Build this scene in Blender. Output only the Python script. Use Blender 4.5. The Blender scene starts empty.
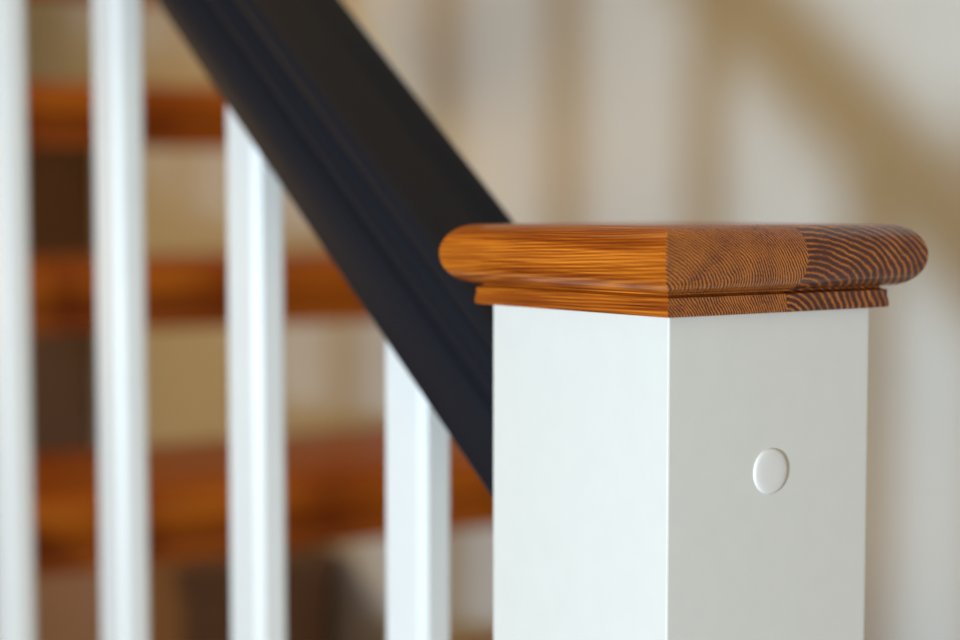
import bpy, bmesh, math, random
from mathutils import Vector, Matrix
random.seed(4)
sc = bpy.context.scene
COL = sc.collection

# ------------------------------------------------------------------ layout
CAMZ = 1.018                       # eye height above the floor
TILT = 0.0644
F_PX = 1716.0
CX, CY = 0.0677, 0.58605           # axis of the newel post
TH = math.radians(36.0)            # turn of the newel, rail and balusters
TS = math.radians(31.0)            # turn of the flight and its wall
TR = math.radians(40.0)            # turn of rail and balusters
TANA = 0.837                       # slope of the rail
WALL_N = 0.62                      # from the newel axis to the stair wall

# ------------------------------------------------------------------ helpers
def V(*a): return Vector(a)

def link(name, bm, mat, parent=None, smooth=False, angle=None):
    bmesh.ops.recalc_face_normals(bm, faces=bm.faces[:])
    me = bpy.data.meshes.new(name)
    bm.to_mesh(me); bm.free()
    me.materials.append(mat)
    for p in me.polygons: p.use_smooth = smooth
    if smooth and angle:
        me.set_sharp_from_angle(angle=math.radians(angle))
    o = bpy.data.objects.new(name, me)
    COL.objects.link(o)
    if parent: o.parent = parent
    return o

def tag(o, label=None, cat=None, group=None, kind=None):
    if label: o['label'] = label
    if cat: o['category'] = cat
    if group: o['group'] = group
    if kind: o['kind'] = kind
    return o

def empty(name, loc, rz):
    o = bpy.data.objects.new(name, None)
    o.empty_display_size = .05
    o.location = loc; o.rotation_euler = (0, 0, rz)
    COL.objects.link(o)
    return o

def box(bm, x0, x1, y0, y1, z0, z1, bev=0.0, seg=2):
    r = bmesh.ops.create_cube(bm, size=1.0)
    vs = r['verts']
    for v in vs:
        v.co = Vector((x0 + (v.co.x + .5) * (x1 - x0), y0 + (v.co.y + .5) * (y1 - y0), z0 + (v.co.z + .5) * (z1 - z0)))
    if bev > 0:
        es = list({e for v in vs for e in v.link_edges})
        bmesh.ops.bevel(bm, geom=es, offset=bev, segments=seg, affect='EDGES', profile=.5)
    return bm

def square_loft(bm, prof):
    """stack of square rings: prof = [(half size, z), ...], mitred corners, closed top and bottom"""
    rings = []
    for h, z in prof:
        rings.append([bm.verts.new((sx * h, sy * h, z)) for sx, sy in ((-1, -1), (1, -1), (1, 1), (-1, 1))])
    for a, b in zip(rings, rings[1:]):
        for i in range(4):
            bm.faces.new((a[i], a[(i + 1) % 4], b[(i + 1) % 4], b[i]))
    bm.faces.new(rings[0][::-1]); bm.faces.new(rings[-1])
    return bm

def extrude_profile(bm, prof, path):
    """prof: closed list of (x, z); path: list of functions mapping (x,z) -> Vector; caps at both ends"""
    rings = [[bm.verts.new(f(x, z)) for x, z in prof] for f in path]
    n = len(prof)
    for a, b in zip(rings, rings[1:]):
        for i in range(n):
            bm.faces.new((a[i], a[(i + 1) % n], b[(i + 1) % n], b[i]))
    bm.faces.new(rings[0][::-1]); bm.faces.new(rings[-1])
    return bm

# ------------------------------------------------------------------ materials
class NT:
    def __init__(s, name):
        s.m = bpy.data.materials.new(name); s.m.use_nodes = True
        s.t = s.m.node_tree; s.b = s.t.nodes['Principled BSDF']
    def n(s, typ, **kw):
        nd = s.t.nodes.new(typ)
        for k, v in kw.items(): setattr(nd, k, v)
        return nd
    def l(s, a, b): s.t.links.new(a, b)
    def math(s, op, a, b=None, c=None, clamp=False):
        nd = s.n('ShaderNodeMath', operation=op, use_clamp=clamp)
        for i, v in enumerate((a, b, c)):
            if v is None: continue
            if isinstance(v, (int, float)): nd.inputs[i].default_value = v
            else: s.l(v, nd.inputs[i])
        return nd.outputs[0]
    def noise(s, vec, scale, detail=3, rough=.5, mp=None):
        if mp:
            m = s.n('ShaderNodeMapping'); m.inputs['Scale'].default_value = mp
            s.l(vec, m.inputs['Vector']); vec = m.outputs[0]
        nd = s.n('ShaderNodeTexNoise'); nd.inputs['Scale'].default_value = scale
        nd.inputs['Detail'].default_value = detail; nd.inputs['Roughness'].default_value = rough
        s.l(vec, nd.inputs['Vector'])
        return nd.outputs['Fac']
    def ramp(s, fac, stops):
        r = s.n('ShaderNodeValToRGB'); el = r.color_ramp.elements
        while len(el) < len(stops): el.new(.5)
        for e, (p, c) in zip(el, stops): e.position = p; e.color = (*c, 1)
        s.l(fac, r.inputs[0]); return r.outputs[0]
    def mix(s, fac, a, b, mode='MIX'):
        nd = s.n('ShaderNodeMix', data_type='RGBA', blend_type=mode)
        if isinstance(fac, (int, float)): nd.inputs[0].default_value = fac
        else: s.l(fac, nd.inputs[0])
        for i, v in ((6, a), (7, b)):
            if isinstance(v, tuple): nd.inputs[i].default_value = (*v, 1)
            else: s.l(v, nd.inputs[i])
        return nd.outputs[2]
    def bump(s, h, strength, dist):
        b = s.n('ShaderNodeBump'); b.inputs['Strength'].default_value = strength
        b.inputs['Distance'].default_value = dist
        s.l(h, b.inputs['Height']); s.l(b.outputs[0], s.b.inputs['Normal'])

def paint(name, col, rough=.4, spec=.5, coat=0, bump=0, scale=60):
    t = NT(name)
    tc = t.n('ShaderNodeTexCoord').outputs['Object']
    f = t.noise(tc, scale, 4)
    c = t.mix(f, tuple(v * .97 for v in col), tuple(min(1, v * 1.03) for v in col))
    t.l(c, t.b.inputs['Base Color'])
    t.b.inputs['Roughness'].default_value = rough
    t.b.inputs['Specular IOR Level'].default_value = spec
    t.b.inputs['Coat Weight'].default_value = coat
    if bump: t.bump(f, .3, bump)
    return t.m

def newel_wood():
    """glued staves running along local Y; growth rings show in the local XZ plane"""
    t = NT('oak_staves')
    tc = t.n('ShaderNodeTexCoord').outputs['Object']
    sp = t.n('ShaderNodeSeparateXYZ'); t.l(tc, sp.inputs[0])
    x, y, z = sp.outputs
    warp = t.noise(tc, 1.0, 3, .5, (45, 6, 45))
    warp2 = t.noise(tc, 1.0, 2, .5, (320, 12, 320))
    zz = t.math('ADD', z, t.math('MULTIPLY', y, .045))
    def rings(x0, z0, sx, sz, pitch):
        dx = t.math('MULTIPLY', t.math('SUBTRACT', x, x0), sx)
        dz = t.math('MULTIPLY', t.math('SUBTRACT', zz, z0), sz)
        r = t.math('SQRT', t.math('ADD', t.math('MULTIPLY', dx, dx), t.math('MULTIPLY', dz, dz)))
        r = t.math('ADD', r, t.math('MULTIPLY', warp, .0050))
        r = t.math('ADD', r, t.math('MULTIPLY', warp2, .0009))
        s = t.math('FRACT', t.math('DIVIDE', r, pitch))
        return s
    ZB = CAP_Z0
    # seen from the front: a tight-grained stave, then a wide-ringed one
    rA = rings(-.088, ZB - .047, 1.0, 1.0, .00098)
    rB = rings(.0000, ZB - .012, .70, 1.1, .0021)
    selx = t.math('ADD', x, t.math('MULTIPLY', y, 0.0))
    sel = t.math('GREATER_THAN', selx, STAVE_X)
    rr = t.math('ADD', t.math('MULTIPLY', rA, t.math('SUBTRACT', 1, sel)), t.math('MULTIPLY', rB, sel))
    # soft saw: light early wood, dark late wood
    wave = t.math('SUBTRACT', 1, t.math('ABSOLUTE', t.math('SUBTRACT', t.math('MULTIPLY', rr, 2), 1)))
    wave = t.math('POWER', wave, t.math('ADD', 1.0, t.math('MULTIPLY', sel, .5)))
    wave = t.math('MULTIPLY', wave, t.math('ADD', .30, t.math('MULTIPLY', t.noise(tc, 1.0, 3, .5, (130, 30, 130)), 1.2)))
    wave = t.math('ADD', t.math('MULTIPLY', wave, t.math('SUBTRACT', 1, t.math('MULTIPLY', sel, .22))), t.math('MULTIPLY', sel, .10))
    pores = t.noise(tc, 1.0, 2, .6, (1500, 50, 1500))
    streak = t.noise(tc, 1.0, 4, .6, (1300, 22, 1300))
    streak2 = t.noise(tc, 1.0, 3, .55, (260, 10, 300))
    # end grain
    ef = t.math('ADD', t.math('MULTIPLY', wave, .66), t.math('MULTIPLY', pores, t.math('SUBTRACT', .62, t.math('MULTIPLY', sel, .16))))
    ecol = t.ramp(ef, [(.30, (.034, .0055, .002)), (.50, (.15, .031, .004)), (.78, (.66, .205, .017))])
    emod = t.noise(tc, 1.0, 2, .5, (45, 20, 60))
    ecol = t.mix(t.math('MULTIPLY', emod, .45), ecol, (.12, .030, .008))
    # long grain
    lf = t.math('ADD', t.math('MULTIPLY', wave, .18), t.math('ADD', t.math('MULTIPLY', streak, .62), t.math('MULTIPLY', streak2, .45)))
    lcol = t.ramp(lf, [(.38, (.08, .012, .002)), (.50, (.20, .036, .003)), (.61, (.34, .073, .004)), (.80, (.68, .20, .014))])
    # choose by the face's own direction in the stave
    g = t.n('ShaderNodeNewGeometry')
    vt = t.n('ShaderNodeVectorTransform', vector_type='NORMAL', convert_from='WORLD', convert_to='OBJECT')
    t.l(g.outputs['True Normal'], vt.inputs[0])
    s2 = t.n('ShaderNodeSeparateXYZ'); t.l(vt.outputs[0], s2.inputs[0])
    e = t.math('ABSOLUTE', s2.outputs[1])
    e = t.math('MULTIPLY', t.math('SUBTRACT', e, .12), 4.0, clamp=True)
    col = t.mix(e, lcol, ecol)
    t.l(col, t.b.inputs['Base Color'])
    t.b.inputs['Roughness'].default_value = .45
    t.b.inputs['Specular IOR Level'].default_value = .12
    t.b.inputs['Coat Weight'].default_value = .4
    t.b.inputs['Coat Roughness'].default_value = .07
    hb = t.math('ADD', t.math('MULTIPLY', pores, .5), t.math('MULTIPLY', streak, .5))
    t.bump(hb, .22, .0004)
    return t.m

def tread_wood():
    t = NT('lacquered_tread')
    tc = t.n('ShaderNodeTexCoord').outputs['Object']
    a = t.noise(tc, 1.0, 4, .6, (5, 60, 60))
    b = t.noise(tc, 1.0, 2, .5, (2, 14, 14))
    f = t.math('ADD', t.math('MULTIPLY', a, .6), t.math('MULTIPLY', b, .4))
    c = t.ramp(f, [(.3, (.20, .035, .002)), (.5, (.34, .078, .003)), (.7, (.52, .15, .005))])
    t.l(c, t.b.inputs['Base Color'])
    t.b.inputs['Roughness'].default_value = .35
    t.b.inputs['Specular IOR Level'].default_value = .1
    t.b.inputs['Coat Weight'].default_value = .05
    t.b.inputs['Coat Roughness'].default_value = .2
    return t.m

def floor_wood():
    t = NT('floor_boards')
    tc = t.n('ShaderNodeTexCoord').outputs['Object']
    br = t.n('ShaderNodeTexBrick'); br.offset = .37
    t.l(tc, br.inputs['Vector'])
    br.inputs['Color1'].default_value = (.20, .085, .03, 1)
    br.inputs['Color2'].default_value = (.26, .115, .045, 1)
    br.inputs['Mortar'].default_value = (.05, .02, .01, 1)
    br.inputs['Scale'].default_value = 1.0
    br.inputs['Mortar Size'].default_value = .0018
    br.inputs['Brick Width'].default_value = 1.4
    br.inputs['Row Height'].default_value = .14
    a = t.noise(tc, 1.0, 4, .6, (4, 60, 60))
    c = t.mix(t.math('MULTIPLY', a, .5), br.outputs['Color'], (.12, .045, .015))
    t.l(c, t.b.inputs['Base Color']); t.b.inputs['Roughness'].default_value = .4
    return t.m

# cap heights (absolute)
CAP_Z0 = CAMZ - .0256
CAP_Z1 = CAMZ - .00495
MOLD_Z0 = CAMZ - .0327
STAVE_X = .0012

M_CAP = newel_wood()
M_POST = paint('white_satin_paint', (.74, .715, .65), .38, .5, 0, .00003, 90)
M_BAL = paint('white_baluster_paint', (.83, .82, .78), .42, .5)
M_PLUG = paint('ivory_plastic', (.80, .765, .72), .3, .5)
M_RAIL = paint('blue_black_satin_paint', (.0140, .0140, .0180), .5, .05)
M_TREAD = tread_wood()
M_WALL = paint('warm_white_wall_paint', (.79, .845, .84), .85, .2, 0, .0004, 140)
M_WALL2 = paint('tan_wall_paint', (.42, .28, .14), .85, .3, 0, .0004, 140)
M_STR = paint('pale_string_paint', (.80, .66, .44), .5)
M_CEIL = paint('ceiling_paint', (.80, .76, .68), .9, .2)
M_FLOOR = floor_wood()
M_TRIM = paint('trim_paint', (.80, .80, .77), .45)
M_DARK = paint('dark_walnut', (.16, .085, .047), .5)
M_STEEL = paint('brushed_metal', (.35, .34, .32), .3)
M_GREY = paint('grey_fabric', (.36, .24, .17), .9, .1)

# ------------------------------------------------------------------ newel post
newel = empty('newel_post', (CX, CY, 0), TH)
tag(newel, 'white square newel post with round plug and glossy oak cap in sharp focus', 'newel post')
bm = bmesh.new()
box(bm, -.0453, .0453, -.0453, .0453, 0, MOLD_Z0, .0006, 2)
link('post_shaft', bm, M_POST, newel)
# bed moulding under the cap: small cove between two fillets
prof = [(.0494, MOLD_Z0)]
zt = CAP_Z0 + .0004
for hh, zz in ((.0494, MOLD_Z0), (.0498, MOLD_Z0 + .0005), (.0497, MOLD_Z0 + .0022), (.0493, MOLD_Z0 + .0040), (.0494, MOLD_Z0 + .0058), (.0483, MOLD_Z0 + .0062), (.0474, CAP_Z0 - .0004)):
    prof.append((hh, zz))
prof = prof[1:] + [(.0474, CAP_Z0)]
bm = square_loft(bmesh.new(), prof)
mo = link('bed_moulding', bm, M_CAP, newel)
# bull-nosed cap
H = .0588; r = (CAP_Z1 - CAP_Z0) / 2; zc = (CAP_Z1 + CAP_Z0) / 2
prof = []
N = 20
for i in range(N + 1):
    a = -math.pi / 2 + math.pi * i / N
    ca = max(0, math.cos(a)) ** .92
    prof.append((H - r + r * ca, zc + r * math.sin(a)))
bm = square_loft(bmesh.new(), prof)
es = [e for e in bm.edges if abs(e.verts[0].co.z - e.verts[1].co.z) > 1e-6]
bmesh.ops.bevel(bm, geom=es, offset=.00028, segments=1, affect='EDGES')
cap = link('post_cap', bm, M_CAP, newel, True, 30)
# cover plug on the near right face (local -Y)
def disc_plug():
    bm = bmesh.new(); R = .0075; n = 48
    pr = [(R, .0), (R, .0002), (R * .985, .0005), (R * .94, .0008), (R * .86, .00098), (R * .6, .0011), (R * .3, .00115)]
    rings = [[bm.verts.new((q * math.cos(2 * math.pi * k / n), -h, q * math.sin(2 * math.pi * k / n))) for k in range(n)] for q, h in pr]
    for a, b in zip(rings, rings[1:]):
        for i in range(n): bm.faces.new((a[i], a[(i + 1) % n], b[(i + 1) % n], b[i]))
    bm.faces.new(rings[0]); c = bm.verts.new((0, -.00117, 0))
    for i in range(n): bm.faces.new((rings[-1][i], rings[-1][(i + 1) % n], c))
    return bm
plug = link('cover_plug', disc_plug(), M_PLUG, newel, True, 50)
plug.location = (-.0012, -.0453, CAMZ - .0842)
plug['label'] = 'small round ivory cover plug'

# ------------------------------------------------------------------ handrail
Z0LO = CAMZ - .1255 - .045 * TANA     # underside height at u = 0
def zlo(u): return Z0LO + TANA * u
# right half of the section (x, z above underside)
half = [(.0230, 0.0000), (.0252, 0.0008), (.0260, 0.0026), (.0260, 0.0280), (.0255, 0.0298), (.0238, 0.0310), (.0222, 0.0328), (.0222, 0.0346),
        (.0242, 0.0362), (.0260, 0.0374), (.0268, 0.0392), (.0264, 0.0414), (.0248, 0.0430), (.0238, 0.0455), (.0236, 0.0490), (.0244, 0.0524), (.0260, 0.0546),
        (.0268, 0.0570), (.0265, 0.0600), (.0252, 0.0625), (.0228, 0.0640), (.0150, 0.0648)]
sect = half + [(0, .0652)] + [(-a, b) for a, b in half[::-1]]
DLT = TR - TH
U1 = 2.95
def u_cut(x): return (.0455 + x * math.sin(DLT)) / math.cos(DLT)     # flush with the newel's back face
rail = empty('handrail', (CX, CY, 0), TR)
tag(rail, 'dark blue-black moulded handrail rising to the left from the newel post', 'handrail')
bm = extrude_profile(bmesh.new(), sect, [lambda x, z: Vector((x, u_cut(x), zlo(u_cut(x)) + z))] + [lambda x, z, u=u: Vector((x, u, zlo(u) + z)) for u in (.3, .6, 1.0, 1.5, 2.1, U1)])
link('rail_bar', bm, M_RAIL, rail, True, 50)

# ------------------------------------------------------------------ balusters
BD, BN = .0136, .0086
STR_TOP = -.72                       # outer string top relative to rail underside
def baluster_bm():
    bm = bmesh.new()
    hx, hy = BN, BD
    b = .0034
    sec = [(-hx + b, -hy), (hx - b, -hy), (hx, -hy + b), (hx, hy - b), (hx - b, hy), (-hx + b, hy), (-hx, hy - b), (-hx, -hy + b)]
    for_top = [bm.verts.new((x, y, y * TANA)) for x, y in sec]
    for_bot = [bm.verts.new((x, y, STR_TOP + y * TANA)) for x, y in sec]
    n = len(sec)
    for i in range(n):
        bm.faces.new((for_bot[i], for_bot[(i + 1) % n], for_top[(i + 1) % n], for_top[i]))
    bm.faces.new(for_top); bm.faces.new(for_bot[::-1])
    return bm
c, s_ = math.cos(TR), math.sin(TR)
def world(x, y): return (CX + c * x - s_ * y, CY + s_ * x + c * y)
labels = ['white baluster nearest the newel post, its top meeting the dark rail',
          'white baluster second from the newel post, between two others under the rail',
          'white baluster second from the left edge, rising past the top left of the rail',
          'blurred white baluster at the far left edge, furthest from the newel post']
us = [.1449, .2659, .3950, .5305] + [.5305 + .137 * k for k in range(1, 15)]
labels += ['white baluster further up the flight, beyond the left edge of the photograph'] * 14
b0 = None
for k, u in enumerate(us):
    if b0 is None:
        o = link('baluster', baluster_bm(), M_BAL); b0 = o
    else:
        o = b0.copy(); COL.objects.link(o)
    wx, wy = world(0, u)
    o.location = (wx, wy, zlo(u)); o.rotation_euler = (0, 0, TR)
    tag(o, labels[k], 'baluster', 'white balusters under the handrail')

# outer string the balusters stand on
outer = empty('stair_string', (CX, CY, 0), TR)
tag(outer, 'white sloping outer string board below the balusters', 'stair string')
def zs(u): return zlo(u) + STR_TOP
bm = bmesh.new()
prof = [(-.018, -.26), (.018, -.26), (.018, 0), (-.018, 0)]
pts = []
ua = .0480
rings = []
for u in (ua, .32, 2.60):
    rings.append([bm.verts.new((x, u, max(.0, zs(u) + z))) for x, z in prof])
for a, b in zip(rings, rings[1:]):
    for i in range(4): bm.faces.new((a[i], a[(i + 1) % 4], b[(i + 1) % 4], b[i]))
bm.faces.new(rings[0][::-1]); bm.faces.new(rings[-1])
link('string_board', bm, M_STR, outer)

# ------------------------------------------------------------------ open-riser flight
RISE, GO = .19, .2209
U3, Z3 = .9412, CAMZ - .3029          # nosing underside of the fourth tread
TT = .040; LIP = .029
XW = WALL_N - .030                    # face of the wall string
def tread_parts(root, w0, w1):
    # local: x across the flight, y along it (front at 0), z up from the lip's underside
    bm = bmesh.new()
    rr_ = .012
    sec = []
    zb, zt_ = LIP, LIP + TT
    for k in range(7):
        a = math.pi + (math.pi / 2) * k / 6          # lower front corner
        sec.append((rr_ + rr_ * math.cos(a), zb + rr_ + rr_ * math.sin(a)))
    sec += [(.265, zb), (.265, zt_)]
    for k in range(7):
        a = math.pi / 2 + (math.pi / 2) * k / 6
        sec.append((rr_ + rr_ * math.cos(a), zt_ - rr_ + rr_ * math.sin(a)))
    extrude_profile(bm, sec, [lambda y, z, x=x: Vector((x, y, z)) for x in (w0, w1)])
    a = link('tread_board', bm, M_TREAD, root, True, 40)
    bm = bmesh.new(); box(bm, w0, w1, .012, .034, 0, LIP - .0002, .002)
    b = link('riser_lip', bm, M_TREAD, root)
    return a, b
ts_c, ts_s = math.cos(TS), math.sin(TS)
def sworld(x, y): return (CX + ts_c * x - ts_s * y, CY + ts_s * x + ts_c * y)
ordn = ['lowest oak tread of the flight, near the foot of the newel post', 'second oak tread from the floor',
        'third oak tread from the floor, just below the bottom of the picture',
        'orange oak tread nearest the bottom of the view behind the balusters',
        'orange oak tread in the middle of the view behind the balusters',
        'dark orange oak tread near the top of the view behind the balusters',
        'oak tread crossing the top left corner above the others',
        'eighth oak tread from the floor, above the picture', 'ninth oak tread from the floor, above the picture',
        'tenth oak tread from the floor, above the picture']
first = None
for k in range(10):
    u = U3 + (k - 3) * GO; z = Z3 + (k - 3) * RISE - .007
    wx, wy = sworld(0, u)
    e = empty('stair_tread', (wx, wy, z), TS)
    # clear of the outer string, which runs at a slightly different angle
    xl = -math.tan(TR - TS) * u + .021
    tag(e, ordn[k], 'stair tread', 'oak treads of the open staircase')
    tread_parts(e, xl, XW)

wstr = empty('stair_string', (CX, CY, 0), TS)
tag(wstr, 'pale painted string board carrying the treads along the wall', 'stair string')
bm = bmesh.new()
sl = RISE / GO
def zn(u): return Z3 + TT + LIP + (u - U3) * sl
rings = []
for u in (.12, 2.90):
    rings.append([bm.verts.new((x, u, max(0, zn(u) + z))) for x, z in ((XW, -.34), (WALL_N - .001, -.34), (WALL_N - .001, .035), (XW, .035))])
for i in range(4): bm.faces.new((rings[0][i], rings[0][(i + 1) % 4], rings[1][(i + 1) % 4], rings[1][i]))
bm.faces.new(rings[0][::-1]); bm.faces.new(rings[-1])
link('string_board', bm, M_STR, wstr)

# ------------------------------------------------------------------ room
def shell(name, x0, x1, y0, y1, z0, z1, mat):
    bm = bmesh.new(); box(bm, x0, x1, y0, y1, z0, z1)
    o = link(name, bm, mat); o.location = (CX, CY, 0); o.rotation_euler = (0, 0, TS)
    return tag(o, kind='structure')
YB = 2.95; XL = -2.6; YF = -2.4; ZC = 3.6
shell('floor', XL, WALL_N, YF, YB, -.1, 0, M_FLOOR)
shell('wall_right', WALL_N, WALL_N + .12, YF, YB, -.1, ZC, M_WALL)
shell('wall_back', XL, WALL_N, YB, YB + .12, -.1, ZC, M_WALL2)
shell('wall_left', XL - .12, XL, YF, YB, -.1, ZC, M_WALL)
shell('ceiling', XL - .12, WALL_N + .12, YF, YB + .12, ZC, ZC + .1, M_CEIL)
shell('baseboard_back', XL, WALL_N - .012, YB - .012, YB, 0, .09, M_TRIM)
shell('baseboard_right', WALL_N - .012, WALL_N, YF, .05, 0, .09, M_TRIM)

# ------------------------------------------------------------------ things under the flight
wx, wy = sworld(.50, 1.86)
ch = empty('storage_chest', (wx, wy, 0), TS)
tag(ch, 'low dark brown chest under the stairs, glimpsed below the lowest visible tread', 'chest')
bm = bmesh.new(); box(bm, -.10, .10, -.35, .35, .03, .545, .004); link('chest_body', bm, M_GREY, ch)
bm = bmesh.new(); box(bm, -.112, .105, -.36, .36, .5453, .58, .006); link('lid', bm, M_GREY, ch)
for a in (-.08, .08):
    for b in (-.32, .32):
        bm = bmesh.new(); box(bm, a - .018, a + .018, b - .018, b + .018, 0, .0297, .002); link('foot', bm, M_DARK, ch)
wx, wy = sworld(.495, 2.66)
cb = empty('cabinet', (wx, wy, 0), TS)
tag(cb, 'tall dark brown cabinet in the shadow behind the stairs at far left', 'cabinet')
bm = bmesh.new(); box(bm, -.10, .115, -.20, .20, .06, 1.13, .003); link('cabinet_body', bm, M_DARK, cb)
bm = bmesh.new(); box(bm, -.125, .12, -.215, .215, 1.1303, 1.155, .004); link('cabinet_top', bm, M_DARK, cb)
bm = bmesh.new(); box(bm, -.085, .105, -.19, .19, 0, .0597); link('plinth', bm, M_DARK, cb)
for y0, y1, kx in ((-.195, -.002, -.03), (.002, .195, .03)):
    bm = bmesh.new(); box(bm, -.1205, -.1005, y0, y1, .07, 1.12, .003); d = link('door', bm, M_DARK, cb)
    bm = bmesh.new(); box(bm, -.138, -.1208, kx - .008, kx + .008, .62, .70, .003); link('door_handle', bm, M_STEEL, d)

# ------------------------------------------------------------------ light
def area(name, loc, target, size, size_y, power, col, spread=math.pi):
    l = bpy.data.lights.new(name, 'AREA'); l.shape = 'RECTANGLE'; l.size = size; l.size_y = size_y
    l.energy = power; l.color = col; l.spread = spread
    o = bpy.data.objects.new(name, l); COL.objects.link(o)
    o.location = loc
    o.rotation_euler = (Vector(target) - Vector(loc)).to_track_quat('-Z', 'Y').to_euler()
    return o
area('key_light', (-.637, -.555, CAMZ - .14), (.1, 1.0, CAMZ), .12, .12, 24.0, (.69, .865, 1.02))  # unseen cool source behind the camera, placed to cast the wall shadows
area('overhead_fill', (-.35, 1.0, 2.65), (-.35, 1.0, 0), 1.2, 1.2, 10.5, (1.0, .60, .17))  # added warm fill from above for the ambient tone, no fixture built
hx, hy = sworld(-.65, 2.2)
area('stair_fill', (hx, hy, .95), (hx + 1.0, hy - .1, .95), .3, .3, 5.5, (1.0, .60, .22))  # added warm fill, out of view, brightening the wall under the flight
w = bpy.data.worlds.new('World'); sc.world = w; w.use_nodes = True
w.node_tree.nodes['Background'].inputs[0].default_value = (1.0, .76, .46, 1)
w.node_tree.nodes['Background'].inputs[1].default_value = .48

# ------------------------------------------------------------------ camera
cd = bpy.data.cameras.new('camera'); cam = bpy.data.objects.new('camera', cd); COL.objects.link(cam)
cam.location = (0, 0, CAMZ); cam.rotation_euler = (math.pi / 2 - TILT, 0, 0)
cd.sensor_width = 36; cd.lens = F_PX * 36 / 960
cd.clip_start = .02
cd.dof.use_dof = True; cd.dof.focus_distance = .535; cd.dof.aperture_fstop = 4.8
cd.dof.aperture_blades = 0
sc.camera = cam
vs = sc.view_settings
vs.view_transform = 'Standard'; vs.look = 'None'; vs.gamma = 1; vs.use_curve_mapping = False
vs.exposure = 0
